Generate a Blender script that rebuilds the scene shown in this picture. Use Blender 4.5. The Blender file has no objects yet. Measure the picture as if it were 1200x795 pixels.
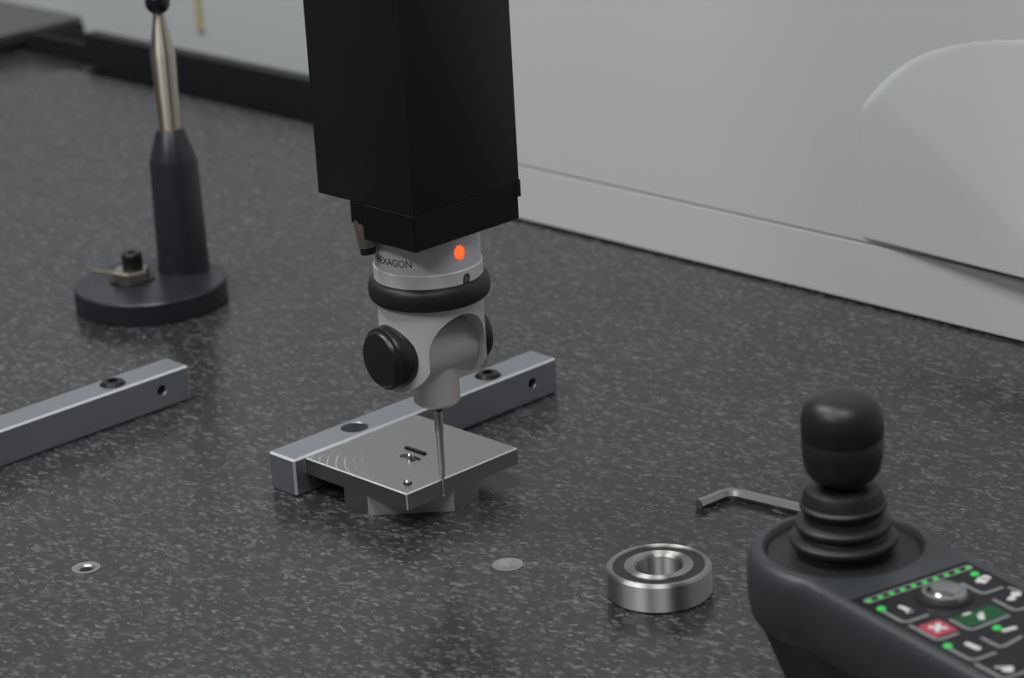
import bpy, bmesh, math, random
from mathutils import Vector, Matrix
random.seed(7)
MM = 0.001
SC = bpy.context.scene
COL = SC.collection

# ------------------------------------------------------------------ camera
cd = bpy.data.cameras.new('camera')
cam = bpy.data.objects.new('camera', cd)
COL.objects.link(cam)
RT = Vector((0.69961623, 0.71247023, -0.05406755))
UP = Vector((-0.20249579, 0.27027143, 0.94124854))
FW = Vector((-0.68522448, 0.6475643, -0.3333585))
M = Matrix(((RT.x, UP.x, -FW.x, 0.9731), (RT.y, UP.y, -FW.y, -0.8634), (RT.z, UP.z, -FW.z, 0.55728), (0, 0, 0, 1)))
cam.matrix_world = M
cd.sensor_fit = 'HORIZONTAL'
cd.sensor_width = 36.0
cd.lens = 93.45
cd.clip_start = 0.02
cd.clip_end = 50
cd.dof.use_dof = True
cd.dof.focus_distance = 1.36
cd.dof.aperture_fstop = 10.5
SC.camera = cam

# ------------------------------------------------------------------ world, lights, exposure
w = bpy.data.worlds.new('room_light')
SC.world = w
w.use_nodes = True
w.node_tree.nodes['Background'].inputs[0].default_value = (0.97, 0.98, 1.0, 1)
w.node_tree.nodes['Background'].inputs[1].default_value = 0.095


def area(name, loc, target, sx, sy, power, col=(1, 1, 1)):
    l = bpy.data.lights.new(name, 'AREA')
    l.shape = 'RECTANGLE'
    l.size, l.size_y, l.energy, l.color = sx, sy, power, col
    o = bpy.data.objects.new(name, l)
    COL.objects.link(o)
    o.location = loc
    o.rotation_euler = (Vector(target) - Vector(loc)).to_track_quat('-Z', 'Y').to_euler()
    return o


# ceiling luminaires of the measuring room
area('ceiling_lamp', (-1.0, -0.7, 2.3), (-1.0, -0.7, 0), 1.2, 0.6, 36, (0.985, 0.99, 1.0))
area('ceiling_lamp', (0.9, -0.7, 2.3), (0.9, -0.7, 0), 1.2, 0.6, 26, (0.985, 0.99, 1.0))
area('ceiling_lamp', (0.0, -2.3, 2.3), (0.0, -2.3, 0), 1.2, 0.6, 34, (0.985, 0.99, 1.0))

SC.view_settings.view_transform = 'Standard'
SC.view_settings.look = 'None'
SC.view_settings.gamma = 1.0
SC.view_settings.use_curve_mapping = False
SC.view_settings.exposure = 0.0


# ------------------------------------------------------------------ materials
def nt_new(name):
    m = bpy.data.materials.new(name)
    m.use_nodes = True
    nt = m.node_tree
    return m, nt, nt.nodes['Principled BSDF']


def mat(name, col, rough=0.5, metal=0.0, var=0.08, nscale=150.0, bump=0.0, bscale=900.0, rvar=0.08, spec=0.5, emit=None, estr=0.0, coat=0.0, aniso=0.0, stretch=None):
    """Procedural material: noise varies colour and roughness, optional fine bump."""
    m, nt, b = nt_new(name)
    N, L = nt.nodes, nt.links
    tc = N.new('ShaderNodeTexCoord')
    vec = tc.outputs['Object']
    if stretch:
        mp = N.new('ShaderNodeMapping')
        mp.inputs['Scale'].default_value = stretch
        L.new(vec, mp.inputs['Vector'])
        vec = mp.outputs['Vector']
    n = N.new('ShaderNodeTexNoise')
    n.inputs['Scale'].default_value = nscale
    n.inputs['Detail'].default_value = 4
    L.new(vec, n.inputs['Vector'])
    mx = N.new('ShaderNodeMix')
    mx.data_type = 'RGBA'
    mx.inputs['A'].default_value = tuple(c * (1 - var) for c in col) + (1,)
    mx.inputs['B'].default_value = tuple(min(1, c * (1 + var)) for c in col) + (1,)
    L.new(n.outputs['Fac'], mx.inputs['Factor'])
    L.new(mx.outputs['Result'], b.inputs['Base Color'])
    mr = N.new('ShaderNodeMapRange')
    mr.inputs['To Min'].default_value = max(0.02, rough - rvar)
    mr.inputs['To Max'].default_value = min(1, rough + rvar)
    L.new(n.outputs['Fac'], mr.inputs['Value'])
    L.new(mr.outputs['Result'], b.inputs['Roughness'])
    b.inputs['Metallic'].default_value = metal
    b.inputs['Specular IOR Level'].default_value = spec
    b.inputs['Coat Weight'].default_value = coat
    b.inputs['Anisotropic'].default_value = aniso
    if aniso:
        tg = N.new('ShaderNodeTangent')
        tg.direction_type, tg.axis = 'RADIAL', 'Z'
        L.new(tg.outputs[0], b.inputs['Tangent'])
        b.inputs['Anisotropic Rotation'].default_value = 0.25
    if bump:
        n2 = N.new('ShaderNodeTexNoise')
        n2.inputs['Scale'].default_value = bscale
        n2.inputs['Detail'].default_value = 2
        L.new(vec, n2.inputs['Vector'])
        bp = N.new('ShaderNodeBump')
        bp.inputs['Strength'].default_value = bump
        bp.inputs['Distance'].default_value = 0.0002
        L.new(n2.outputs['Fac'], bp.inputs['Height'])
        L.new(bp.outputs['Normal'], b.inputs['Normal'])
    if emit:
        b.inputs['Emission Color'].default_value = tuple(emit) + (1,)
        b.inputs['Emission Strength'].default_value = estr
    return m


def granite():
    m, nt, b = nt_new('granite')
    N, L = nt.nodes, nt.links
    tc = N.new('ShaderNodeTexCoord')
    # warped coordinates so that the flakes get ragged outlines
    nw = N.new('ShaderNodeTexNoise')
    nw.inputs['Scale'].default_value = 260
    nw.inputs['Detail'].default_value = 3
    L.new(tc.outputs['Object'], nw.inputs['Vector'])
    wv = N.new('ShaderNodeVectorMath')
    wv.operation = 'MULTIPLY_ADD'
    wv.inputs[1].default_value = (0.006, 0.006, 0.0)
    L.new(nw.outputs['Color'], wv.inputs[0])
    L.new(tc.outputs['Object'], wv.inputs[2])
    masks = []
    cols = []
    for sc, rot, st, lo, hi in ((190, 0.4, (1, 1.9, 1), 0.68, 1.08), (300, 1.7, (1, 1.7, 1), 0.70, 1.08), (120, 2.6, (1, 2.2, 1), 0.80, 1.15)):
        mp = N.new('ShaderNodeMapping')
        mp.inputs['Rotation'].default_value = (0, 0, rot)
        mp.inputs['Scale'].default_value = st
        L.new(wv.outputs[0], mp.inputs['Vector'])
        v = N.new('ShaderNodeTexVoronoi')
        v.voronoi_dimensions = '2D'
        v.inputs['Scale'].default_value = sc
        L.new(mp.outputs[0], v.inputs['Vector'])
        sep = N.new('ShaderNodeSeparateColor')
        L.new(v.outputs['Color'], sep.inputs[0])
        r = N.new('ShaderNodeMapRange')
        r.inputs['From Min'].default_value = lo
        r.inputs['From Max'].default_value = hi
        L.new(sep.outputs[0], r.inputs['Value'])
        # fade the flake to its rim
        d = N.new('ShaderNodeMapRange')
        d.inputs['From Min'].default_value = 0.62
        d.inputs['From Max'].default_value = 0.25
        L.new(v.outputs['Distance'], d.inputs['Value'])
        mu = N.new('ShaderNodeMath')
        mu.operation = 'MULTIPLY'
        L.new(r.outputs[0], mu.inputs[0])
        L.new(d.outputs[0], mu.inputs[1])
        masks.append(mu.outputs[0])
        cols.append(sep.outputs[1])
    a = N.new('ShaderNodeMath'); a.operation = 'MAXIMUM'
    L.new(masks[0], a.inputs[0]); L.new(masks[1], a.inputs[1])
    a2 = N.new('ShaderNodeMath'); a2.operation = 'MAXIMUM'
    L.new(a.outputs[0], a2.inputs[0]); L.new(masks[2], a2.inputs[1])
    n1 = N.new('ShaderNodeTexNoise')
    n1.inputs['Scale'].default_value = 180
    n1.inputs['Detail'].default_value = 8
    n1.inputs['Roughness'].default_value = 0.7
    L.new(tc.outputs['Object'], n1.inputs['Vector'])
    base = N.new('ShaderNodeValToRGB')
    base.color_ramp.elements[0].position = 0.3
    base.color_ramp.elements[0].color = (0.0165, 0.016, 0.0172, 1)
    base.color_ramp.elements[1].position = 0.72
    base.color_ramp.elements[1].color = (0.0405, 0.0395, 0.041, 1)
    L.new(n1.outputs['Fac'], base.inputs['Fac'])
    fl = N.new('ShaderNodeValToRGB')
    fl.color_ramp.elements[0].color = (0.075, 0.092, 0.092, 1)
    fl.color_ramp.elements[1].color = (0.20, 0.196, 0.192, 1)
    e = fl.color_ramp.elements.new(0.35)
    e.color = (0.108, 0.107, 0.108, 1)
    L.new(cols[0], fl.inputs['Fac'])
    mx = N.new('ShaderNodeMix')
    mx.data_type = 'RGBA'
    L.new(a2.outputs[0], mx.inputs['Factor'])
    L.new(base.outputs['Color'], mx.inputs['A'])
    L.new(fl.outputs['Color'], mx.inputs['B'])
    L.new(mx.outputs['Result'], b.inputs['Base Color'])
    b.inputs['Roughness'].default_value = 0.24
    b.inputs['Specular IOR Level'].default_value = 0.5
    return m


def milled(name, col, rough, cx, cy):
    """Milled steel with faint arcs left by the cutter round (cx, cy) on the half towards -x."""
    m, nt, b = nt_new(name)
    N, L = nt.nodes, nt.links
    tc = N.new('ShaderNodeTexCoord')
    mp = N.new('ShaderNodeMapping')
    mp.inputs['Location'].default_value = (-cx, -cy, 0)
    L.new(tc.outputs['Object'], mp.inputs['Vector'])
    wv = N.new('ShaderNodeTexWave')
    wv.wave_type = 'RINGS'
    wv.rings_direction = 'Z'
    wv.inputs['Scale'].default_value = 66
    wv.inputs['Distortion'].default_value = 0.5
    wv.inputs['Detail'].default_value = 1
    L.new(mp.outputs[0], wv.inputs['Vector'])
    sep = N.new('ShaderNodeSeparateXYZ')
    L.new(mp.outputs[0], sep.inputs[0])
    dif = N.new('ShaderNodeMath'); dif.operation = 'ADD'
    L.new(sep.outputs[0], dif.inputs[0]); L.new(sep.outputs[1], dif.inputs[1])
    mk = N.new('ShaderNodeMapRange')
    mk.inputs['From Min'].default_value = -0.02
    mk.inputs['From Max'].default_value = -0.05
    L.new(dif.outputs[0], mk.inputs['Value'])
    lin = N.new('ShaderNodeMapRange')
    lin.inputs['From Min'].default_value = 0.86
    lin.inputs['From Max'].default_value = 0.98
    L.new(wv.outputs['Fac'], lin.inputs['Value'])
    nz = N.new('ShaderNodeTexNoise')
    nz.inputs['Scale'].default_value = 110
    L.new(tc.outputs['Object'], nz.inputs['Vector'])
    nm = N.new('ShaderNodeMapRange')
    nm.inputs['From Min'].default_value = 0.42
    nm.inputs['From Max'].default_value = 0.6
    L.new(nz.outputs['Fac'], nm.inputs['Value'])
    mu = N.new('ShaderNodeMath'); mu.operation = 'MULTIPLY'
    L.new(mk.outputs[0], mu.inputs[0]); L.new(lin.outputs[0], mu.inputs[1])
    mu2 = N.new('ShaderNodeMath'); mu2.operation = 'MULTIPLY'
    L.new(mu.outputs[0], mu2.inputs[0]); L.new(nm.outputs[0], mu2.inputs[1])
    ge = N.new('ShaderNodeNewGeometry')
    gs = N.new('ShaderNodeSeparateXYZ')
    L.new(ge.outputs['True Normal'], gs.inputs[0])
    gt = N.new('ShaderNodeMath'); gt.operation = 'GREATER_THAN'; gt.inputs[1].default_value = 0.95
    L.new(gs.outputs[2], gt.inputs[0])
    mu3 = N.new('ShaderNodeMath'); mu3.operation = 'MULTIPLY'
    L.new(mu2.outputs[0], mu3.inputs[0]); L.new(gt.outputs[0], mu3.inputs[1])
    mu2 = mu3
    mx = N.new('ShaderNodeMix'); mx.data_type = 'RGBA'
    mx.inputs['A'].default_value = tuple(col) + (1,)
    mx.inputs['B'].default_value = tuple(min(1, c * 1.45) for c in col) + (1,)
    L.new(mu2.outputs[0], mx.inputs['Factor'])
    L.new(mx.outputs['Result'], b.inputs['Base Color'])
    rr = N.new('ShaderNodeMapRange')
    rr.inputs['To Min'].default_value = rough
    rr.inputs['To Max'].default_value = rough + 0.25
    L.new(mu2.outputs[0], rr.inputs['Value'])
    L.new(rr.outputs[0], b.inputs['Roughness'])
    bp = N.new('ShaderNodeBump')
    bp.inputs['Strength'].default_value = 0.25
    bp.inputs['Distance'].default_value = 0.0003
    L.new(mu2.outputs[0], bp.inputs['Height'])
    L.new(bp.outputs['Normal'], b.inputs['Normal'])
    b.inputs['Metallic'].default_value = 1.0
    return m


MAT = dict(
    granite=granite(),
    white=mat('white_enamel', (0.655, 0.675, 0.675), 0.4, var=0.03, nscale=4, coat=0.0),
    white_low=mat('white_enamel_lower', (0.675, 0.672, 0.672), 0.4, var=0.03, nscale=4),
    wall=mat('wall_paint', (0.66, 0.69, 0.69), 0.6, var=0.03, nscale=3),
    seam=mat('seam_grey', (0.36, 0.365, 0.37), 0.7),
    black_rail=mat('black_rail', (0.012, 0.013, 0.015), 0.5),
    lit_rail_grey=mat('lit_rail_grey', (0.11, 0.113, 0.118), 0.55),  # grey of the rail top as the light falls on it
    yellow=mat('yellow_tape', (0.55, 0.50, 0.28), 0.6),
    floor=mat('floor_vinyl', (0.25, 0.25, 0.25), 0.5, nscale=8),
    stand=mat('stand_paint', (0.3, 0.3, 0.31), 0.5),
    quill=mat('quill_black', (0.0125, 0.0135, 0.015), 0.42, var=0.1, nscale=30, spec=0.3),
    block=mat('block_black', (0.006, 0.006, 0.0065), 0.45, spec=0.22),
    silver=mat('silver_coat', (0.70, 0.705, 0.72), 0.36, metal=0.2, bump=0.05, var=0.03),
    barrel=mat('barrel_nickel', (0.74, 0.71, 0.67), 0.38, metal=0.2, bump=0.06, var=0.03),
    rubber=mat('black_rubber', (0.013, 0.013, 0.014), 0.48, bump=0.1),
    cap=mat('cap_black', (0.012, 0.0125, 0.013), 0.33),
    ink=mat('ink', (0.035, 0.035, 0.04), 0.6),
    led_red=mat('led_red', (0.9, 0.12, 0.03), 0.4, emit=(1.0, 0.10, 0.02), estr=1.5),
    steel=mat('ground_steel', (0.56, 0.55, 0.53), 0.17, metal=1.0, var=0.05),
    steel_dark=mat('stylus_steel', (0.52, 0.51, 0.495), 0.42, metal=1.0, rvar=0.02, aniso=0.95),
    race=mat('race_steel', (0.53, 0.515, 0.49), 0.46, metal=1.0, var=0.02, rvar=0.02, aniso=0.98),
    alu=mat('anodised_aluminium', (0.405, 0.425, 0.455), 0.38, metal=0.85, var=0.04, bump=0.05, nscale=300),
    alu_edge=mat('lit_edge_aluminium', (0.72, 0.74, 0.77), 0.42, metal=0.55, var=0.03),  # paler colour paints in the light caught by the bar chamfers
    plate=milled('plate_steel', (0.43, 0.425, 0.415), 0.32, -0.0358, 0.0356),
    sawn=mat('sawn_steel', (0.52, 0.51, 0.50), 0.55, metal=0.55, var=0.12, nscale=220, stretch=(1, 1, 5)),
    steel_edge=mat('edge_highlight_steel', (0.80, 0.79, 0.78), 0.38, metal=0.6),  # highlight along the plate edges, put into the colour
    oxide=mat('black_oxide', (0.018, 0.018, 0.019), 0.36, metal=0.3),
    brass=mat('nickelled_brass', (0.42, 0.38, 0.31), 0.3, metal=0.9),
    post=mat('post_enamel', (0.020, 0.022, 0.026), 0.33),
    shaft=mat('shaft_steel', (0.60, 0.54, 0.46), 0.42, metal=1.0, var=0.03, rvar=0.02, aniso=0.95),
    ball=mat('ball_ceramic', (0.008, 0.009, 0.012), 0.12),
    seal=mat('seal_rubber', (0.018, 0.018, 0.019), 0.55),
    key=mat('key_steel', (0.36, 0.365, 0.37), 0.36, metal=0.8),
    shell=mat('shell_grey', (0.036, 0.040, 0.043), 0.45, bump=0.12, bscale=1500),
    shell_low=mat('shell_black', (0.014, 0.0145, 0.015), 0.5, bump=0.1),
    knob=mat('knob_black', (0.013, 0.013, 0.013), 0.42, bump=0.08),
    pad=mat('keypad_film', (0.012, 0.0122, 0.0135), 0.5, spec=0.28),
    line=mat('keypad_line', (0.21, 0.21, 0.215), 0.5),
    icon=mat('icon_white', (0.62, 0.62, 0.60), 0.5),
    red=mat('key_red', (0.40, 0.055, 0.09), 0.5, spec=0.3),
    green=mat('key_green', (0.010, 0.075, 0.024), 0.55, spec=0.25),
    led_green=mat('led_green', (0.02, 0.22, 0.05), 0.4, emit=(0.05, 1.0, 0.12), estr=0.38),
    dull=mat('dull_steel', (0.46, 0.45, 0.435), 0.36, metal=0.9),
    dome=mat('dome_metal', (0.42, 0.41, 0.40), 0.22, metal=1.0),
)


# ------------------------------------------------------------------ mesh helpers (all sizes in millimetres)
def finish(name, bm, material, parent=None, loc=(0, 0, 0), rotz=0.0, smooth=True, angle=32):
    bmesh.ops.remove_doubles(bm, verts=bm.verts, dist=1e-4)
    bmesh.ops.recalc_face_normals(bm, faces=bm.faces)
    bmesh.ops.scale(bm, vec=(MM, MM, MM), verts=bm.verts)
    if smooth:
        for f in bm.faces:
            f.smooth = True
        for e in bm.edges:
            if len(e.link_faces) == 2:
                e.smooth = e.calc_face_angle(0) < math.radians(angle)
    me = bpy.data.meshes.new(name)
    bm.to_mesh(me)
    bm.free()
    mats = material if isinstance(material, (list, tuple)) else [material]
    for k in mats:
        me.materials.append(MAT[k])
    o = bpy.data.objects.new(name, me)
    COL.objects.link(o)
    o.location = Vector(loc) * MM
    o.rotation_euler = (0, 0, rotz)
    if parent:
        o.parent = parent
    return o


def thing(name, label, cat, loc=(0, 0, 0), rotz=0.0, group=None, kind=None):
    o = bpy.data.objects.new(name, None)
    COL.objects.link(o)
    o.empty_display_size = 0.01
    o.location = Vector(loc) * MM
    o.rotation_euler = (0, 0, rotz)
    return tag(o, label, cat, group, kind)


def tag(o, label=None, cat=None, group=None, kind=None):
    if label: o['label'] = label
    if cat: o['category'] = cat
    if group: o['group'] = group
    if kind: o['kind'] = kind
    return o


def bm_box(x0, x1, y0, y1, z0, z1, bev=0.0, seg=1):
    bm = bmesh.new()
    bmesh.ops.create_cube(bm, size=1)
    for v in bm.verts:
        v.co = Vector((x0 + (v.co.x + .5) * (x1 - x0), y0 + (v.co.y + .5) * (y1 - y0), z0 + (v.co.z + .5) * (z1 - z0)))
    if bev:
        bmesh.ops.bevel(bm, geom=bm.edges[:], offset=bev, segments=seg, profile=0.5, affect='EDGES')
    return bm


def bm_lathe(prof, n=64, mtx=None, closed=False):
    """Revolve (r, z) points about Z. closed=True joins the last point to the first (ring)."""
    bm = bmesh.new()
    rings = []
    for r, z in prof:
        if r < 1e-6:
            rings.append([bm.verts.new((0, 0, z))])
        else:
            rings.append([bm.verts.new((r * math.cos(2 * math.pi * i / n), r * math.sin(2 * math.pi * i / n), z)) for i in range(n)])
    m = len(rings)
    for k in range(m if closed else m - 1):
        a, b = rings[k], rings[(k + 1) % m]
        for i in range(n):
            j = (i + 1) % n
            if len(a) == 1 and len(b) == 1:
                continue
            if len(a) == 1:
                bm.faces.new((a[0], b[i], b[j]))
            elif len(b) == 1:
                bm.faces.new((a[i], a[j], b[0]))
            else:
                bm.faces.new((a[i], a[j], b[j], b[i]))
    if not closed:
        for ring in (rings[0], rings[-1]):
            if len(ring) > 1:
                bm.faces.new(ring)
    if mtx is not None:
        bmesh.ops.transform(bm, matrix=mtx, verts=bm.verts)
    return bm


def bm_prism(poly, z0, z1, mtx=None, bev_top=0.0, seg=2):
    bm = bmesh.new()
    vb = [bm.verts.new((x, y, z0)) for x, y in poly]
    vt = [bm.verts.new((x, y, z1)) for x, y in poly]
    n = len(poly)
    bm.faces.new(vb[::-1])
    top = bm.faces.new(vt)
    for i in range(n):
        bm.faces.new((vb[i], vb[(i + 1) % n], vt[(i + 1) % n], vt[i]))
    if bev_top:
        bmesh.ops.bevel(bm, geom=list(top.edges), offset=bev_top, segments=seg, profile=0.5, affect='EDGES')
    if mtx is not None:
        bmesh.ops.transform(bm, matrix=mtx, verts=bm.verts)
    return bm


def bm_sweep(path, section, closed_ends=True):
    """Sweep a 2-D section (side, up) along a 3-D path lying about level."""
    bm = bmesh.new()
    rings = []
    P = [Vector(p) for p in path]
    for i, p in enumerate(P):
        t = (P[min(i + 1, len(P) - 1)] - P[max(i - 1, 0)]).normalized()
        s = t.cross(Vector((0, 0, 1)))
        s = s.normalized() if s.length > 1e-6 else Vector((1, 0, 0))
        u = s.cross(t)
        rings.append([bm.verts.new(p + s * a + u * b) for a, b in section])
    n = len(section)
    for a, b in zip(rings, rings[1:]):
        for i in range(n):
            bm.faces.new((a[i], a[(i + 1) % n], b[(i + 1) % n], b[i]))
    if closed_ends:
        bm.faces.new(rings[0][::-1])
        bm.faces.new(rings[-1])
    return bm


def bm_cyl(r, z0, z1, n=48, mtx=None, c=0.0):
    return bm_lathe([(0, z0), (r - c, z0), (r, z0 + c), (r, z1 - c), (r - c, z1), (0, z1)] if c else [(0, z0), (r, z0), (r, z1), (0, z1)], n, mtx)


def boolean(bm_a, cutters, ops):
    """Apply boolean modifiers and return the resulting bmesh."""
    def tmp(bm, nm):
        bmesh.ops.remove_doubles(bm, verts=bm.verts, dist=1e-4)
        bmesh.ops.recalc_face_normals(bm, faces=bm.faces)
        me = bpy.data.meshes.new(nm)
        bm.to_mesh(me)
        bm.free()
        o = bpy.data.objects.new(nm, me)
        COL.objects.link(o)
        return o
    a = tmp(bm_a, 'boolean_base')
    cs = []
    for c, op in zip(cutters, ops):
        co = tmp(c, 'boolean_cutter')
        md = a.modifiers.new('cut', 'BOOLEAN')
        md.object, md.operation, md.solver = co, op, 'EXACT'
        cs.append(co)
    dg = bpy.context.evaluated_depsgraph_get()
    dg.update()
    me = bpy.data.meshes.new_from_object(a.evaluated_get(dg))
    out = bmesh.new()
    out.from_mesh(me)
    for o in cs + [a]:
        d = o.data
        bpy.data.objects.remove(o)
        bpy.data.meshes.remove(d)
    bpy.data.meshes.remove(me)
    return out


def T(x, y, z):
    return Matrix.Translation((x, y, z))


RX90 = Matrix.Rotation(math.radians(90), 4, 'X')    # Z axis -> -Y
RY90 = Matrix.Rotation(math.radians(90), 4, 'Y')    # Z axis -> +X

# ------------------------------------------------------------------ room
o = finish('floor', bm_box(-4000, 4000, -4000, 4000, -950, -900), 'floor'); o['kind'] = 'structure'
o = finish('wall_back', bm_box(-4000, 4000, 690, 740, -900, 2400), 'wall'); o['kind'] = 'structure'

# ------------------------------------------------------------------ granite table
INS = (-97.8, -162.9)
PLUG = (70.6, -22.5)
table = thing('granite_table', 'dark speckled granite surface table under all the parts and tools', 'table', (0, 0, 0))
slab = bm_box(-1047, 900, -900, 508, -160, 0)
top_e = [e for e in slab.edges if all(abs(v.co.z) < 1e-6 for v in e.verts)]
bmesh.ops.bevel(slab, geom=top_e, offset=16, segments=1, affect='EDGES')
slab = boolean(slab, [bm_cyl(7.6, -14, 5, 48, T(INS[0], INS[1], 0)), bm_cyl(8.1, -6, 5, 48, T(PLUG[0], PLUG[1], 0))], ['DIFFERENCE'] * 2)
finish('slab', slab, 'granite', table, smooth=False)
finish('side_ledge', bm_box(-1152, -1031.5, -900, 526, -100, -5, 1), 'granite', table)
finish('stand', bm_box(-950, 800, -800, 420, -900, -160, 6), 'stand', table)
# threaded insert with an open bore
ins = finish('threaded_insert', bm_lathe([(3.5, -12), (3.5, -0.9), (4.6, 0.05), (7.5, 0.25), (7.5, -12)], 48, closed=True), 'dull', table, (INS[0], INS[1], 0))
finish('bore_floor', bm_cyl(3.4, -11.9, -8, 24), 'oxide', ins)
# filled insert with a shallow dished face
pl = finish('insert_plug', bm_lathe([(0, -5), (8, -5), (8, 0.2), (7.2, 0.35), (5.2, -0.1), (1.6, -0.6), (0.7, -1.2), (0, -1.3)], 48), 'dull', table, (PLUG[0], PLUG[1], 0))

# ------------------------------------------------------------------ rails beyond the table
r1 = thing('rear_rail', 'long black guide rail running behind the far table edge', 'rail', (0, 530, 0))
finish('rail_body', bm_box(-1057, -300, 0, 14, -900, 22.9, 1.0), 'black_rail', r1)
finish('rail_end', bm_box(-1152.5, -1057.2, 0, 4, -900, 12, 0.5), 'black_rail', r1)
r2 = thing('side_rail', 'blurred rail with lit grey top in the far left corner beyond the black one', 'rail', (-1153, 300, 0))
finish('rail_body', bm_box(-180, 0, -500, 300, -900, 8, 3), 'black_rail', r2)
finish('lit_rail_top', bm_box(-178, -1, -498, 298, 8, 14, 2.5, 2), 'lit_rail_grey', r2)  # lit top face of the rail, painted as a grey layer
tp = tag(finish('tape_strip', bm_box(-1092, -1083, 687, 689.6, -10, 200), 'yellow'), 'faint yellow strip on the pale wall above the black rail', 'tape')

# ------------------------------------------------------------------ white machine cover on the right
cover = thing('machine_cover', 'large white enamelled machine cover rising from the table at right', 'cover', (0, 401, 0))
finish('cover_core', bm_box(-440, 700, 1.8, 105, 1.5, 640), 'seam', cover)
finish('lower_panel', bm_box(-450, 710, 0, 106, 2.0, 41.0, 0.15), 'white_low', cover)
finish('upper_panel', bm_box(-450, 710, 0.3, 107, 42.6, 650, 0.15), 'white', cover)
finish('base_shadow_gap', bm_box(-446, 706, 1.5, 100, 0.1, 2.4), 'oxide', cover)  # black strip stands in for the shadow gap under the cover


def bulge():
    """Raised, facetted boss pressed into the upper panel: two planes meeting in a slanting ridge."""
    bm = bmesh.new()
    nx, nz = 90, 64
    al = 0.06

    def depth(x, z):
        xr = min(x, 130)
        low = min(0.26 * (x + 38), 1.2 + al * (xr + 38))
        upf = 12.650 + 0.0154 * xr - 0.0723 * z
        top = 0.5 * (146 + 48 * (1 - math.exp(-(x + 23) / 48.0)) - z)
        k = 0.35                                  # soft minimum rounds the creases a little
        vals = (low, upf, top)
        m = min(vals)
        return m - k * math.log(sum(math.exp(-(q - m) / k) for q in vals)) * 0.5
    G = [[None] * (nz + 1) for _ in range(nx + 1)]
    for i in range(nx + 1):
        x = -42 + 342 * i / nx if i > 60 else -42 + 180 * i / 60
        if i > 60:
            x = 138 + 162 * (i - 60) / (nx - 60)
        for k in range(nz + 1):
            z = 46 + 172 * k / nz
            G[i][k] = bm.verts.new((x, 0.3 - max(depth(x, z), -1.2), z))
    for i in range(nx):
        for k in range(nz):
            bm.faces.new((G[i][k], G[i + 1][k], G[i + 1][k + 1], G[i][k + 1]))
    for i in range(nx):                          # underside
        a, b = G[i][0], G[i + 1][0]
        c = bm.verts.new((b.co.x, 1.0, 46)); d = bm.verts.new((a.co.x, 1.0, 46))
        bm.faces.new((a, d, c, b))
    return bm


finish('raised_boss', bulge(), 'white', cover, angle=60)

# ------------------------------------------------------------------ clamp bars
BW, BH = 21.6, 21.8


def clamp_bar(label, x, y0, y1, screws, bores, side_holes):
    """Square bar lying along Y with its +X face at x."""
    t = thing('clamp_bar', label, 'bar', (x, y0, 0.15), group='square aluminium clamp bars')
    L = y1 - y0
    body = bm_box(-BW, 0, 0, L, 0, BH)
    bmesh.ops.bevel(body, geom=body.edges[:], offset=1.15, segments=1, affect='EDGES')
    cut = []
    for yy in screws + bores:
        cut.append(bm_cyl(7.6, BH - 9, BH + 3, 48, T(-BW / 2, yy, 0)))
        cut.append(bm_lathe([(0, BH - 0.5), (7.6, BH - 0.5), (8.2, BH + 0.3), (0, BH + 0.3)], 48, T(-BW / 2, yy, 0)))
        cut.append(bm_cyl(4.5, -2, BH, 32, T(-BW / 2, yy, 0)))
    for yy in side_holes:
        cut.append(bm_cyl(3.0, -14, 2, 32, T(0, yy, BH * 0.54) @ RY90))
        cut.append(bm_lathe([(0, -0.6), (3.0, -0.6), (3.5, 0.3), (0, 0.3)], 32, T(0, yy, BH * 0.54) @ RY90))
    body = boolean(body, cut, ['DIFFERENCE'] * len(cut))
    for f in body.faces:
        n = f.normal
        if 0.4 < max(abs(n.x), abs(n.y), abs(n.z)) < 0.9 and abs(n.z) < 0.9 and f.calc_area() > 6 and (abs(n.x) < .01 or abs(n.y) < .01 or abs(n.z) < .01):
            ctr = f.calc_center_median()
            edge = sum((min(abs(ctr.x), abs(ctr.x + BW)) < 1.2, min(abs(ctr.y), abs(ctr.y - L)) < 1.2, min(abs(ctr.z), abs(ctr.z - BH)) < 1.2))
            if edge >= 2:
                f.material_index = 1
    finish('bar_body', body, ['alu', 'alu_edge'], t, angle=25)
    for yy in screws:
        hexr = [(3.6 * math.cos(a * math.pi / 3), 3.6 * math.sin(a * math.pi / 3)) for a in range(6)]
        sc = bm_lathe([(0, BH - 8.9), (6.9, BH - 8.9), (7.2, BH + 0.2), (6.2, BH + 1.7), (4.6, BH + 2.0), (0, BH + 2.0)], 40)
        sc = boolean(sc, [bm_prism(hexr, BH - 3, BH + 4)], ['DIFFERENCE'])
        finish('socket_screw', sc, 'oxide', t, (-BW / 2, yy, 0))
    return t


clamp_bar('grey aluminium bar with one screw and an open counterbore, behind the steel plate', -82.66, -33.4, 169.4, [157], [53.5], [182.2])
clamp_bar('grey aluminium bar reaching in from the left edge, near the sphere stand', -251.3, -230, 26.2, [208], [], [235])

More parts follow.
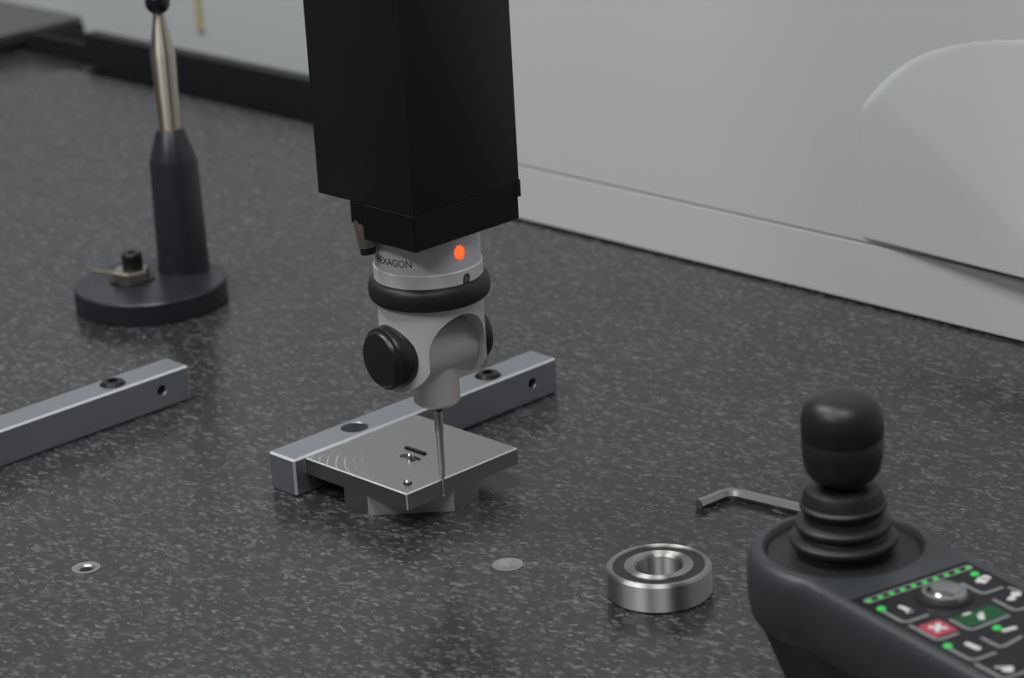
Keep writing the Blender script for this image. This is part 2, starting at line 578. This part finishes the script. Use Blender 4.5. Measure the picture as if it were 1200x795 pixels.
# ------------------------------------------------------------------ test plate
PX0, PX1, PY0, PY1, PZ0, PZ1 = -82.3, -0.6, -25.4, 56.6, 11.5, 20.9
tpl = thing('steel_plate', 'square milled steel plate on a notched foot under the stylus', 'plate', (PX1, PY0, 0.15))
w_, d_ = PX1 - PX0, PY1 - PY0
pb = bm_box(-w_, 0, 0, d_, PZ0, PZ1)
bmesh.ops.bevel(pb, geom=[e for e in pb.edges if all(v.co.z > PZ1 - .01 for v in e.verts) or abs(e.verts[0].co.z - e.verts[1].co.z) > 1], offset=0.6, segments=1, affect='EDGES')
def stadium(cx, cy, half, r, n=10):
    p = [(cx + half + r * math.cos(a), cy + r * math.sin(a)) for a in [(-0.5 + i / n) * math.pi for i in range(n + 1)]]
    p += [(cx - half + r * math.cos(a), cy + r * math.sin(a)) for a in [(0.5 + i / n) * math.pi for i in range(n + 1)]]
    return p


HX, HY = -36.4 - PX1, 10.2 - PY0          # oval pocket
PNX, PNY = -10.9 - PX1, -15.0 - PY0       # pin bore
SX, SY = -41.5 - PX1, 18.6 - PY0          # slot
cuts = [bm_prism(stadium(HX, HY, 4.2, 3.0), PZ1 - 1.2, PZ1 + 2),
        bm_cyl(2.6, PZ1 - 6, PZ1 + 2, 32, T(PNX, PNY, 0)),
        bm_prism(stadium(SX, SY, 7.6, 1.3), PZ1 - 2.5, PZ1 + 2)]
pb = boolean(pb, cuts, ['DIFFERENCE'] * 3)
for f in pb.faces:                          # edge highlight painted as a paler steel on the bevels
    n = f.normal
    if f.calc_area() > 2 and 0.6 < max(abs(n.x), abs(n.y), abs(n.z)) < 0.8:
        c_ = f.calc_center_median()
        if (min(abs(c_.x), abs(c_.x + w_)) < .7) + (min(abs(c_.y), abs(c_.y - d_)) < .7) + (abs(c_.z - PZ1) < .7) >= 2:
            f.material_index = 1
finish('plate_top', pb, ['plate', 'steel_edge'], tpl, angle=25)
ft = [(0 - 51.0, 0), (-32.0, 0), (0, 33.0), (0, 51.0), (-51.0, 51.0)]
fb = bm_prism(ft, 0, PZ0 + 0.05)
for f in fb.faces:
    f.normal_update()
    if abs(f.normal.z) < .1 and f.normal.x > .3 and f.normal.y < -.3:
        f.material_index = 1
finish('foot', fb, ['plate', 'sawn'], tpl, angle=20)
bs = bmesh.new(); bmesh.ops.create_uvsphere(bs, u_segments=24, v_segments=16, radius=2.4)
finish('glint_ball', bs, 'steel', tpl, (HX, HY, PZ1 + 0.6))  # bright ball added for the highlight on the pocket's chamfer
finish('locating_pin', bm_lathe([(0, PZ1 - 5.9), (1.9, PZ1 - 5.9), (1.9, PZ1 + 1.4), (1.3, PZ1 + 2.2), (0, PZ1 + 2.2)], 24), 'steel', tpl, (PNX, PNY, 0))
finish('key_strip', bm_box(SX - 7.6, SX + 7.6, SY - 0.9, SY + 0.9, PZ1 - 2.4, PZ1 + 1.1, 0.2), 'oxide', tpl)

# ------------------------------------------------------------------ quill with probe head and stylus
pr = thing('measuring_probe', 'black square quill with silver probe head, red light and thin stylus', 'measuring probe', (0, 0, 11.2))
Z0 = 11.2                                  # parts below are written in table heights


def P(name, bm, m, parent=pr, rotz=0.0, **k):
    bmesh.ops.translate(bm, vec=(0, 0, -Z0), verts=bm.verts)
    return finish(name, bm, m, parent, rotz=rotz, **k)


QX1, QX0, QY0, QY1 = 32.0, -40.0, -35.9, 37.5
P('quill_column', bm_box(QX0, QX1, QY0, QY1, 180.9, 640, 0.7, 2), 'quill')
P('end_plate', bm_box(QX0 + 1, QX1 + 0.15, QY1 - 4, QY1 + 0.8, 173.5, 182.5, 0.4), 'block')
P('mounting_block', bm_box(-7.0, QX1 - 0.1, QY0 + 0.1, QY1 - 1.2, 162.0, 180.95, 0.5), 'block')
P('plug_bracket', bm_box(-16.0, -6.8, QY0 + 0.2, -12, 169.5, 180.95, 0.4), 'block')
# cable plug hanging under the bracket, leaning a little
pm = T(-12.2, -31.0, 0) @ T(0, 0, 169) @ Matrix.Rotation(math.radians(-9), 4, 'Y') @ T(0, 0, -169)
cc = P('cable_plug', bm_lathe([(0, 156), (4.2, 156), (4.6, 157.5), (4.6, 166), (4.9, 166.4), (4.9, 171), (0, 171)], 32, pm), 'brass')
pn = bm_lathe([(0, 152.5), (3.6, 152.5), (4.1, 153.5), (4.1, 156.2), (0, 156.2)], 32, pm)
bmesh.ops.translate(pn, vec=(0, 0, -Z0), verts=pn.verts)
finish('plug_nut', pn, 'oxide', cc)

FA = math.radians(-42.9)                   # direction of the head that faces the photographer
RU = 27.6
ub = bm_lathe([(0, 136), (28.0, 136), (28.3, 136.4), (28.3, 143.0), (27.9, 143.4), (RU, 143.5), (RU, 161.5), (RU - .6, 162), (0, 162)], 96)
na = FA + math.radians(44)
nrot = Matrix.Rotation(na, 4, 'Z')
ub = boolean(ub, [bm_prism(stadium(0, 0, 1.2, 2.6), -4, 4, nrot @ T(28, 0, 137.5) @ RY90),
                  bm_prism(stadium(0, 0, 0.8, 3.6), -1.0, 4, Matrix.Rotation(FA + math.radians(38), 4, 'Z') @ T(27.4, 0, 153) @ RY90)], ['DIFFERENCE'] * 2)
up_body = P('upper_housing', ub, 'silver')
lg = bm_lathe([(0, 26.4), (2.6, 26.4), (2.9, 27.2), (2.2, 27.9), (0, 28.3)], 24, RY90)
bmesh.ops.scale(lg, vec=(1, 1, 1.2), verts=lg.verts)
bmesh.ops.transform(lg, matrix=Matrix.Rotation(FA + math.radians(38), 4, 'Z'), verts=lg.verts)
bmesh.ops.translate(lg, vec=(0, 0, 153 - Z0), verts=lg.verts)
finish('status_light', lg, 'led_red', up_body)
lp = bm_cyl(0.8, 135, 140, 16, nrot @ T(27.2, 0, 0))
bmesh.ops.translate(lp, vec=(0, 0, -Z0), verts=lp.verts)
finish('lock_screw', lp, 'steel', up_body)


def lettering(text, a0, a1, z, h):
    """Lettering wrapped onto the housing between two angles."""
    cu = bpy.data.curves.new('lettering', 'FONT')
    cu.body = text
    cu.size = 1.0
    cu.resolution_u = 3
    ob = bpy.data.objects.new('lettering', cu)
    COL.objects.link(ob)
    dg = bpy.context.evaluated_depsgraph_get(); dg.update()
    me = bpy.data.meshes.new_from_object(ob.evaluated_get(dg))
    bm = bmesh.new(); bm.from_mesh(me)
    bpy.data.objects.remove(ob); bpy.data.curves.remove(cu); bpy.data.meshes.remove(me)
    bmesh.ops.subdivide_edges(bm, edges=[e for e in bm.edges if e.calc_length() > .25], cuts=2)
    bmesh.ops.triangulate(bm, faces=bm.faces)
    xs = [v.co.x for v in bm.verts]; ys = [v.co.y for v in bm.verts]
    x0, x1, y0, y1 = min(xs), max(xs), min(ys), max(ys)
    ext = bmesh.ops.extrude_face_region(bm, geom=bm.faces[:])
    top = {v for v in ext['geom'] if isinstance(v, bmesh.types.BMVert)}
    for v in bm.verts:
        a = FA + a0 + (v.co.x - x0) / (x1 - x0) * (a1 - a0)
        r = RU + (0.12 if v in top else -0.1)
        zz = z + ((v.co.y - y0) / (y1 - y0) - .5) * h
        v.co = (r * math.cos(a), r * math.sin(a), zz - Z0)
    return bm


finish('lettering', lettering('HEXAGON', math.radians(-66), math.radians(-16), 149.6, 3.7), 'ink', up_body, smooth=False)
# small hexagon emblem in front of the word
hb = bmesh.new()
rings = []
for rr, rad in ((2.1, RU - .1), (2.1, RU + .12), (1.2, RU + .12), (1.2, RU - .1)):
    ring = []
    for k in range(6):
        y, z = rr * math.cos(k * math.pi / 3), rr * math.sin(k * math.pi / 3)
        a = FA + math.radians(-74) + y / RU
        ring.append(hb.verts.new((rad * math.cos(a), rad * math.sin(a), 149.6 + z - Z0)))
    rings.append(ring)
for i in range(4):
    a, b = rings[i], rings[(i + 1) % 4]
    for k in range(6):
        hb.faces.new((a[k], a[(k + 1) % 6], b[(k + 1) % 6], b[k]))
finish('emblem', hb, 'seam', up_body, smooth=False)

# rubber collision ring
prof = []
for i in range(24):
    a = 2 * math.pi * i / 24
    c, s = math.cos(a), math.sin(a)
    prof.append((26.6 + 5.0 * (abs(c) ** .8) * (1 if c > 0 else -1), 130 + 6.2 * (abs(s) ** .75) * (1 if s > 0 else -1)))
P('rubber_ring', bm_lathe(prof, 96, closed=True), 'rubber')

WR = math.radians(-6)
ZC = 96.0
body = bm_lathe([(0, 70), (27.4, 70), (27.4, 128), (0, 128)], 96)
# profile in (x, z): rounded lower end
pf = [(-32, 130), (-32, ZC)] + [(-21.4 * math.cos(a), ZC - 17.5 * math.sin(a)) for a in [i / 24 * math.pi for i in range(25)]] + [(32, ZC), (32, 130)]
keep = bm_prism([(x, z) for x, z in pf], -40, 40, RX90)
ar = [(-18, 60), (18, 60), (18, 100)] + [(18 * math.cos(a), 100 + 20 * math.sin(a)) for a in [i / 20 * math.pi for i in range(1, 20)]] + [(-18, 100)]
slot = bm_prism(ar, -15, 40, Matrix(((0, 0, 1, 0), (1, 0, 0, 0), (0, 1, 0, 0), (0, 0, 0, 1))))
body = boolean(body, [keep, slot], ['INTERSECT', 'DIFFERENCE'])
lower = P('swivel_fork', body, 'silver', rotz=WR, angle=40)


def LP(name, bm, m, parent=pr, **k):
    return P(name, bm, m, parent, rotz=WR, **k)


LP('tilt_barrel', bm_lathe([(0, -17.9), (15.0, -17.9), (15.5, -17.4), (15.5, 17.4), (15.0, 17.9), (0, 17.9)], 64, T(0, 0, ZC) @ RX90), 'barrel')
cap_prof = [(0, 22), (16.6, 22), (17.0, 23), (17.0, 30.5), (16.2, 32.4), (14.9, 33.0), (14.6, 34.2), (13.8, 35.0), (0, 35.3)]
LP('end_cap', bm_lathe(cap_prof, 64, T(0, 0, ZC + 1.5) @ RX90), 'cap')
LP('end_cap', bm_lathe([(0, 20), (16.4, 20), (16.6, 22), (16.4, 25.5), (14.5, 28.2), (12.5, 29), (0, 29.2)], 64, T(0, 0, ZC + 1.5) @ Matrix.Rotation(math.radians(-90), 4, 'X')), 'cap')
P('probe_module', bm_lathe([(0, 64.8), (10.3, 64.8), (12.2, 66.6), (12.3, 67.2), (12.3, 96), (0, 96)], 64), 'barrel')
P('stylus_collar', bm_lathe([(0, 60.2), (2.4, 60.2), (3.5, 62.2), (3.7, 64.9), (0, 64.9)], 32), 'oxide')
st = bm_lathe([(0, 21.3), (0.7, 21.3), (1.45, 23.2), (1.55, 26), (1.75, 27), (1.9, 47), (2.3, 48), (2.3, 60.4), (0, 60.4)], 32)
stb = P('stylus', boolean(st, [bm_cyl(0.55, -5, 5, 16, Matrix.Rotation(FA, 4, 'Z') @ T(0, -1.2, 51) @ RY90)], ['DIFFERENCE']), 'steel_dark')
finish('stem', bm_lathe([(0, 11.4 - Z0), (.28, 11.4 - Z0), (.32, 21.6 - Z0), (0, 21.6 - Z0)], 16), 'race', stb)
tb = bmesh.new(); bmesh.ops.create_uvsphere(tb, u_segments=16, v_segments=12, radius=0.5)
bmesh.ops.translate(tb, vec=(0, 0, 11.7 - Z0), verts=tb.verts)
finish('tip_ball', tb, 'steel', stb)

# ------------------------------------------------------------------ reference sphere stand
ss = thing('sphere_stand', 'dark reference sphere on a steel shaft, post and round base', 'calibration stand', (-421, 125, 0.15))
finish('base_disc', bm_lathe([(0, 0), (50.2, 0), (50.8, .6), (50.8, 13.8), (49.8, 15), (0, 15)], 96), 'post', ss)
px, py = -424 + 421, 156 - 125
finish('post', bm_lathe([(0, 15), (17.6, 15), (17.2, 20), (16.0, 91), (15.6, 92), (9.6, 112), (9.0, 112.6), (0, 112.6)], 64), 'post', ss, (px, py, 0))
finish('shaft', bm_lathe([(0, 112), (7.0, 112), (8.3, 163), (8.0, 165), (4.0, 188), (3.2, 193), (0, 193)], 48), 'shaft', ss, (px, py, 0))
sb = bmesh.new(); bmesh.ops.create_uvsphere(sb, u_segments=40, v_segments=24, radius=8.3)
finish('sphere', sb, 'ball', ss, (px, py, 198))
nx, ny = -433 + 421, 119 - 125
hexp = lambda r: [(r * math.cos(k * math.pi / 3 + .25), r * math.sin(k * math.pi / 3 + .25)) for k in range(6)]
nut = finish('clamp_nut', bm_prism(hexp(13.0), 15, 22.5, None, 1.0, 1), 'brass', ss, (nx, ny, 0), smooth=False)
finish('washer', bm_cyl(15.0, 15, 16.4, 40, None, .3), 'oxide', ss, (nx, ny, 0))
finish('lever', bm_sweep([(-8, -4, 18.5), (-16, -9, 19.5), (-25, -14, 20)], [(1.6 * math.cos(a), 1.6 * math.sin(a)) for a in [k * math.pi / 4 for k in range(8)]]), 'brass', nut)
cs = bm_lathe([(0, 22), (6.6, 22), (6.9, 23), (6.9, 33), (6.2, 34), (0, 34)], 40)
cs = boolean(cs, [bm_prism(hexp(3.4), 29, 36)], ['DIFFERENCE'])
finish('clamp_screw', cs, 'oxide', ss, (nx + 1, ny + 1, 0))

# ------------------------------------------------------------------ ball bearing
bb = thing('ball_bearing', 'sealed steel ball bearing lying flat beside the joystick controller', 'bearing', (152.8, 1.9, 0.15))
WB = 14.7
finish('outer_ring', bm_lathe([(22.6, .6), (25.0, 0), (26, 1.0), (26, WB - 1.0), (25.0, WB), (22.9, WB), (22.6, WB - .6)], 128, closed=True), 'race', bb)
finish('seal_ring', bm_lathe([(16.9, 1.0), (22.7, 1.0), (22.7, WB - .7), (21.8, WB - 0.9), (17.8, WB - .9), (16.9, WB - .6)], 96, closed=True), 'seal', bb)
finish('inner_ring', bm_lathe([(12.6, 0), (17.0, 0), (17.0, WB), (12.6, WB), (11.7, WB - 1.0), (11.7, 1.0)], 96, closed=True), 'race', bb)

# ------------------------------------------------------------------ hex key
kp = []
A, B, C = Vector((99.6, 90.5, 0)), Vector((101.2, 113.2, 0)), Vector((200, 126.5, 0))
d1, d2 = (A - B).normalized(), (C - B).normalized()
rb = 8.0
p0, p2 = B + d1 * rb, B + d2 * rb
path = [A, A.lerp(p0, .6)] + [((1 - t) ** 2) * p0 + 2 * t * (1 - t) * B + t * t * p2 for t in [i / 10 for i in range(11)]] + [p2.lerp(C, .3), C]
K = 3.0
sec = [(K * math.cos(a), K * math.sin(a)) for a in [k * math.pi / 3 for k in range(6)]]
ky = bm_sweep([Vector((0, 0, K * .866 + .15)) + p - A for p in path], sec)
hk = finish('hex_key', ky, 'key', None, tuple(A), angle=25)
tag(hk, 'bent grey hex key on the table behind the joystick controller', 'hex key')

# ------------------------------------------------------------------ joystick controller
UANG = math.radians(-13.2)
uu = Vector((math.cos(UANG), math.sin(UANG), 0)); vv = Vector((-uu.y, uu.x, 0))
JC = Vector((300.5, -34.3, 0)) - 2.0 * vv
jb = thing('joystick_controller', 'dark grey joystick control box with lit green keypad at right', 'controller', tuple(JC + Vector((0, 0, .15))), UANG)
J = lambda name, bm, m, parent=jb, **k: finish(name, bm, m, parent, **k)
ZT = 80.0


def outline(off=0.0, ulen=195.0, n=40):
    """Plan of the box: round head about the stick, straight sides, rounded tail."""
    R, hw = 42.5 + off, 38.5 + off
    a0 = math.radians(62)
    p = []
    for i in range(n + 1):
        a = a0 + (2 * math.pi - 2 * a0) * i / n
        p.append((R * math.cos(a), R * math.sin(a)))
    p += [(34, -hw - .2), (60, -hw), (ulen + off - 14, -hw)]
    for i in range(1, 9):
        a = -math.pi / 2 + i / 9 * math.pi / 2
        p.append((ulen + off - 14 + 14 * math.cos(a), -(hw - 14) + 14 * math.sin(a)))
    for i in range(1, 10):
        a = i / 9 * math.pi / 2
        p.append((ulen + off - 14 + 14 * math.cos(a), (hw - 14) + 14 * math.sin(a)))
    p += [(60, hw), (34, hw + .2)]
    return p


def loft(levels, cap_top=True, cap_bottom=True):
    bm = bmesh.new()
    R = [[bm.verts.new((x, y, z)) for x, y in outline(off)] for off, z in levels]
    n = len(R[0])
    for a, b in zip(R, R[1:]):
        for i in range(n):
            bm.faces.new((a[i], a[(i + 1) % n], b[(i + 1) % n], b[i]))
    if cap_bottom: bm.faces.new(R[0][::-1])
    if cap_top: bm.faces.new(R[-1])
    return bm


us = loft([(-3.4, 47), (-1.6, 50), (-.4, 58), (0, 68), (-.4, 74), (-1.6, 77.6), (-3.6, 79.4), (-6.2, ZT)])
us = boolean(us, [bm_lathe([(0, 76), (33.4, 76), (34.0, 78.6), (36.4, 81), (0, 81)], 80),
                  bm_prism([(46.5, -33), (190, -33), (190, 29.5), (46.5, 29.5)], 79.3, 84)], ['DIFFERENCE'] * 2)
J('upper_shell', us, 'shell', angle=38)
ls = loft([(-24, 0), (-22, 1.5), (-14, 22), (-8, 38), (-4.4, 47.2)])
J('lower_shell', ls, 'shell_low')
J('stick_well', bm_lathe([(0, 76.1), (33.2, 76.1), (33.3, 76.8), (28, 77.2), (0, 77.2)], 64), 'shell_low')
boot = [(0, 77.1), (20.6, 77.1), (20.9, 80.0), (22.6, 81.4), (23.6, 83.2), (23.4, 84.6), (22.4, 85.4), (19.4, 86.2), (18.8, 87.4), (20.2, 88.6), (21.2, 90.2), (21.0, 91.6), (20.0, 92.4), (17.4, 93.2), (16.8, 95.4), (18.0, 97.2), (19.0, 98.8), (19.0, 100.0), (17.9, 101.0), (17.2, 104.4), (16.2, 106.6), (13.6, 108.0), (9.6, 108.8), (0, 108.8)]
J('rubber_boot', bm_lathe(boot, 64), 'rubber')
J('stick_neck', bm_cyl(8.8, 107, 114, 40), 'knob')
kn = [(0, 110.5), (10, 110.5), (14.2, 112.8), (16.4, 116), (17.5, 123), (17.7, 129.6), (17.3, 130.2), (17.3, 130.9), (17.8, 131.5), (17.8, 138), (17.2, 142.5), (15.2, 146.4), (11.5, 148.9), (6.5, 150.1), (0, 150.4)]
J('stick_knob', bm_lathe(kn, 64), 'knob', angle=50)

# keypad
KZ = 79.3
pad = J('keypad', bm_box(46.7, 189.8, -32.8, 29.3, 78.4, KZ + .3, .25), 'pad')


def ribbon(pts, hw, z0=KZ + .25, z1=KZ + .75):
    P_ = [Vector((x, y, 0)) for x, y in pts]
    out = [P_[0]]
    for i in range(1, len(P_) - 1):           # round the corners
        a, b, c = P_[i - 1], P_[i], P_[i + 1]
        r = min(3.2, (a - b).length * .45, (c - b).length * .45)
        s, e = b + (a - b).normalized() * r, b + (c - b).normalized() * r
        out += [((1 - t) ** 2) * s + 2 * t * (1 - t) * b + t * t * e for t in (0, .25, .5, .75, 1)]
    out.append(P_[-1])
    zc, hh = (z0 + z1) / 2, (z1 - z0) / 2
    return bm_sweep([(p.x, p.y, zc) for p in out], [(-hw, -hh), (hw, -hh), (hw, hh * .5), (hw * .6, hh), (-hw * .6, hh), (-hw, hh * .5)])


# ten lamps in a row inside a thin frame
fr = stadium(0, 0, 26.6, 1.9, 6)
fo = [(51.2 - y, x - .3) for x, y in fr]
J('lamp_frame', ribbon(fo + [fo[0]], .42), 'line', pad)
for i in range(10):
    v0 = -26.6 + i * 53.0 / 9
    J('lamp', bm_box(51.2 - 1.15, 51.2 + 1.15, v0 - 1.2, v0 + 1.2, KZ + .25, KZ + .65, .3), 'led_green', pad)
J('dome_rim', bm_lathe([(9.8, KZ + .3), (12.4, KZ + .3), (12.2, KZ + .9), (10.6, KZ + 1.6), (9.8, KZ + 1.5)], 48, T(66.5, .6, 0), closed=True), 'pad', pad)
J('dome_button', bm_lathe([(0, KZ + .3), (9.9, KZ + .3), (9.9, KZ + 1.6), (9.2, KZ + 3.0), (7.6, KZ + 3.4), (7.0, KZ + 4.2), (5.6, KZ + 4.9), (0, KZ + 5.1)], 56, T(66.5, .6, 0)), 'dome', pad, angle=20)

ADD = 2.0                                     # keypad points were read 2 mm off the stick axis
BR = [[(62.5, -28.6), (76.5, -28.6), (76.5, -16.2)], [(79.5, -28.4), (97, -28.4), (97, -17.6)], [(85.2, -12.2), (98, -12.2), (97, 9)],
      [(61.7, 14), (75, 14), (75, 25)], [(81.6, 14), (95.4, 14), (95.4, 25.5)], [(105.5, -13), (117.4, -13), (114.5, .4)],
      [(104.5, -29.4), (119.2, -29.4), (119.2, -17.4)], [(121.8, -30), (138.5, -30), (138.5, -18)], [(119.5, 14), (132, 14), (132, 25)],
      [(76.5, 26.5), (80.5, 27.6), (84, 27.8)]]
for b_ in BR:
    J('key_bracket', ribbon(b_, .85), 'line', pad)
for x, y in ((60.3, -27.6), (57.9, 24.4), (102.6, -2.3), (103.2, -28.4)):
    J('key_lamp', bm_lathe([(0, KZ + .25), (1.9, KZ + .25), (1.9, KZ + .7), (1.2, KZ + 1.2), (0, KZ + 1.3)], 24, T(x, y, 0)), 'led_green', pad)


def key(x0, x1, y0, y1, m):
    return J('key', bm_box(x0, x1, y0, y1, KZ + .2, KZ + .62, .35), m, pad)


def icon(pts, parent, z=KZ + .55):
    bm = bm_prism(pts, z, z + .25)
    return J('icon', bm, 'icon', parent)


def bar_icon(x, y, ang, L, W):
    c, s = math.cos(ang), math.sin(ang)
    return [(x + a * c - b * s, y + a * s + b * c) for a, b in stadium(0, 0, L / 2 - W / 2, W / 2, 5)]


def blob(x, y, r, seed, sx=1.0):
    rd = random.Random(seed)
    return [(x + sx * r * (1 + .35 * rd.uniform(-1, 1)) * math.cos(a), y + r * (1 + .35 * rd.uniform(-1, 1)) * math.sin(a)) for a in [k * math.pi / 6 for k in range(12)]]


def plus(x, y, r, t, rot=0.0):
    q = [(r, -t), (r, t), (t, t), (t, r), (-t, r), (-t, t), (-r, t), (-r, -t), (-t, -t), (-t, -r), (t, -r), (t, -t)]
    c, s = math.cos(rot), math.sin(rot)
    return [(x + a * c - b * s, y + a * s + b * c) for a, b in q]


k_ = key(63.5, 75.2, -27.2, -17.4, 'pad'); icon(bar_icon(67.0, -20.2, .1, 8.2, 2.3), k_); icon(bar_icon(69.8, -20.4, 1.5, 3.6, 1.8), k_)
k_ = key(82.2, 94.5, -26.8, -15.6, 'red'); icon(plus(88.3, -21, 3.9, 1.0, math.radians(45)), k_)
k_ = key(84.6, 95.8, -10.4, 10.2, 'green'); icon([(90.5, .2), (88, -.6), (92.8, -3.2), (94, -1.0), (91.6, .4), (88.6, 2.6), (87.4, 1.0)], k_); icon(bar_icon(85.6, -3.6, 1.5, 4.4, 1.6), k_)
k_ = key(61.5, 73.6, 15.4, 26.4, 'pad'); icon(blob(65.2, 22.4, 2.7, 3), k_); icon(blob(63.6, 25.2, 2.0, 5), k_)
k_ = key(81.6, 94, 15.4, 27, 'pad'); icon(blob(85.6, 20.4, 2.2, 8), k_); icon(blob(83.6, 24.6, 2.4, 9), k_)
k_ = key(104.8, 116, -11.6, 1.5, 'pad'); icon(bar_icon(106.8, .5, 1.45, 7.4, 2.3), k_)
k_ = key(104.8, 117.8, -28, -18.4, 'pad'); icon(bar_icon(109.6, -21.0, .1, 8.4, 2.7), k_)
k_ = key(123.2, 137, -28.6, -18.6, 'pad'); icon(blob(133.2, -23.4, 2.5, 12), k_); icon(bar_icon(130.2, -24.6, .9, 4.5, 1.2), k_)
k_ = key(119.6, 130.6, 15.4, 27, 'pad'); icon(bar_icon(124.5, 21, 1.45, 7.4, 2.3), k_)
J('speed_dial', bm_lathe([(0, KZ + .2), (19.5, KZ + .2), (19.5, KZ + 2), (16.5, KZ + 4), (15.5, KZ + 12), (14, KZ + 13.5), (0, KZ + 13.5)], 56, T(147, 3, 0)), 'knob', pad)
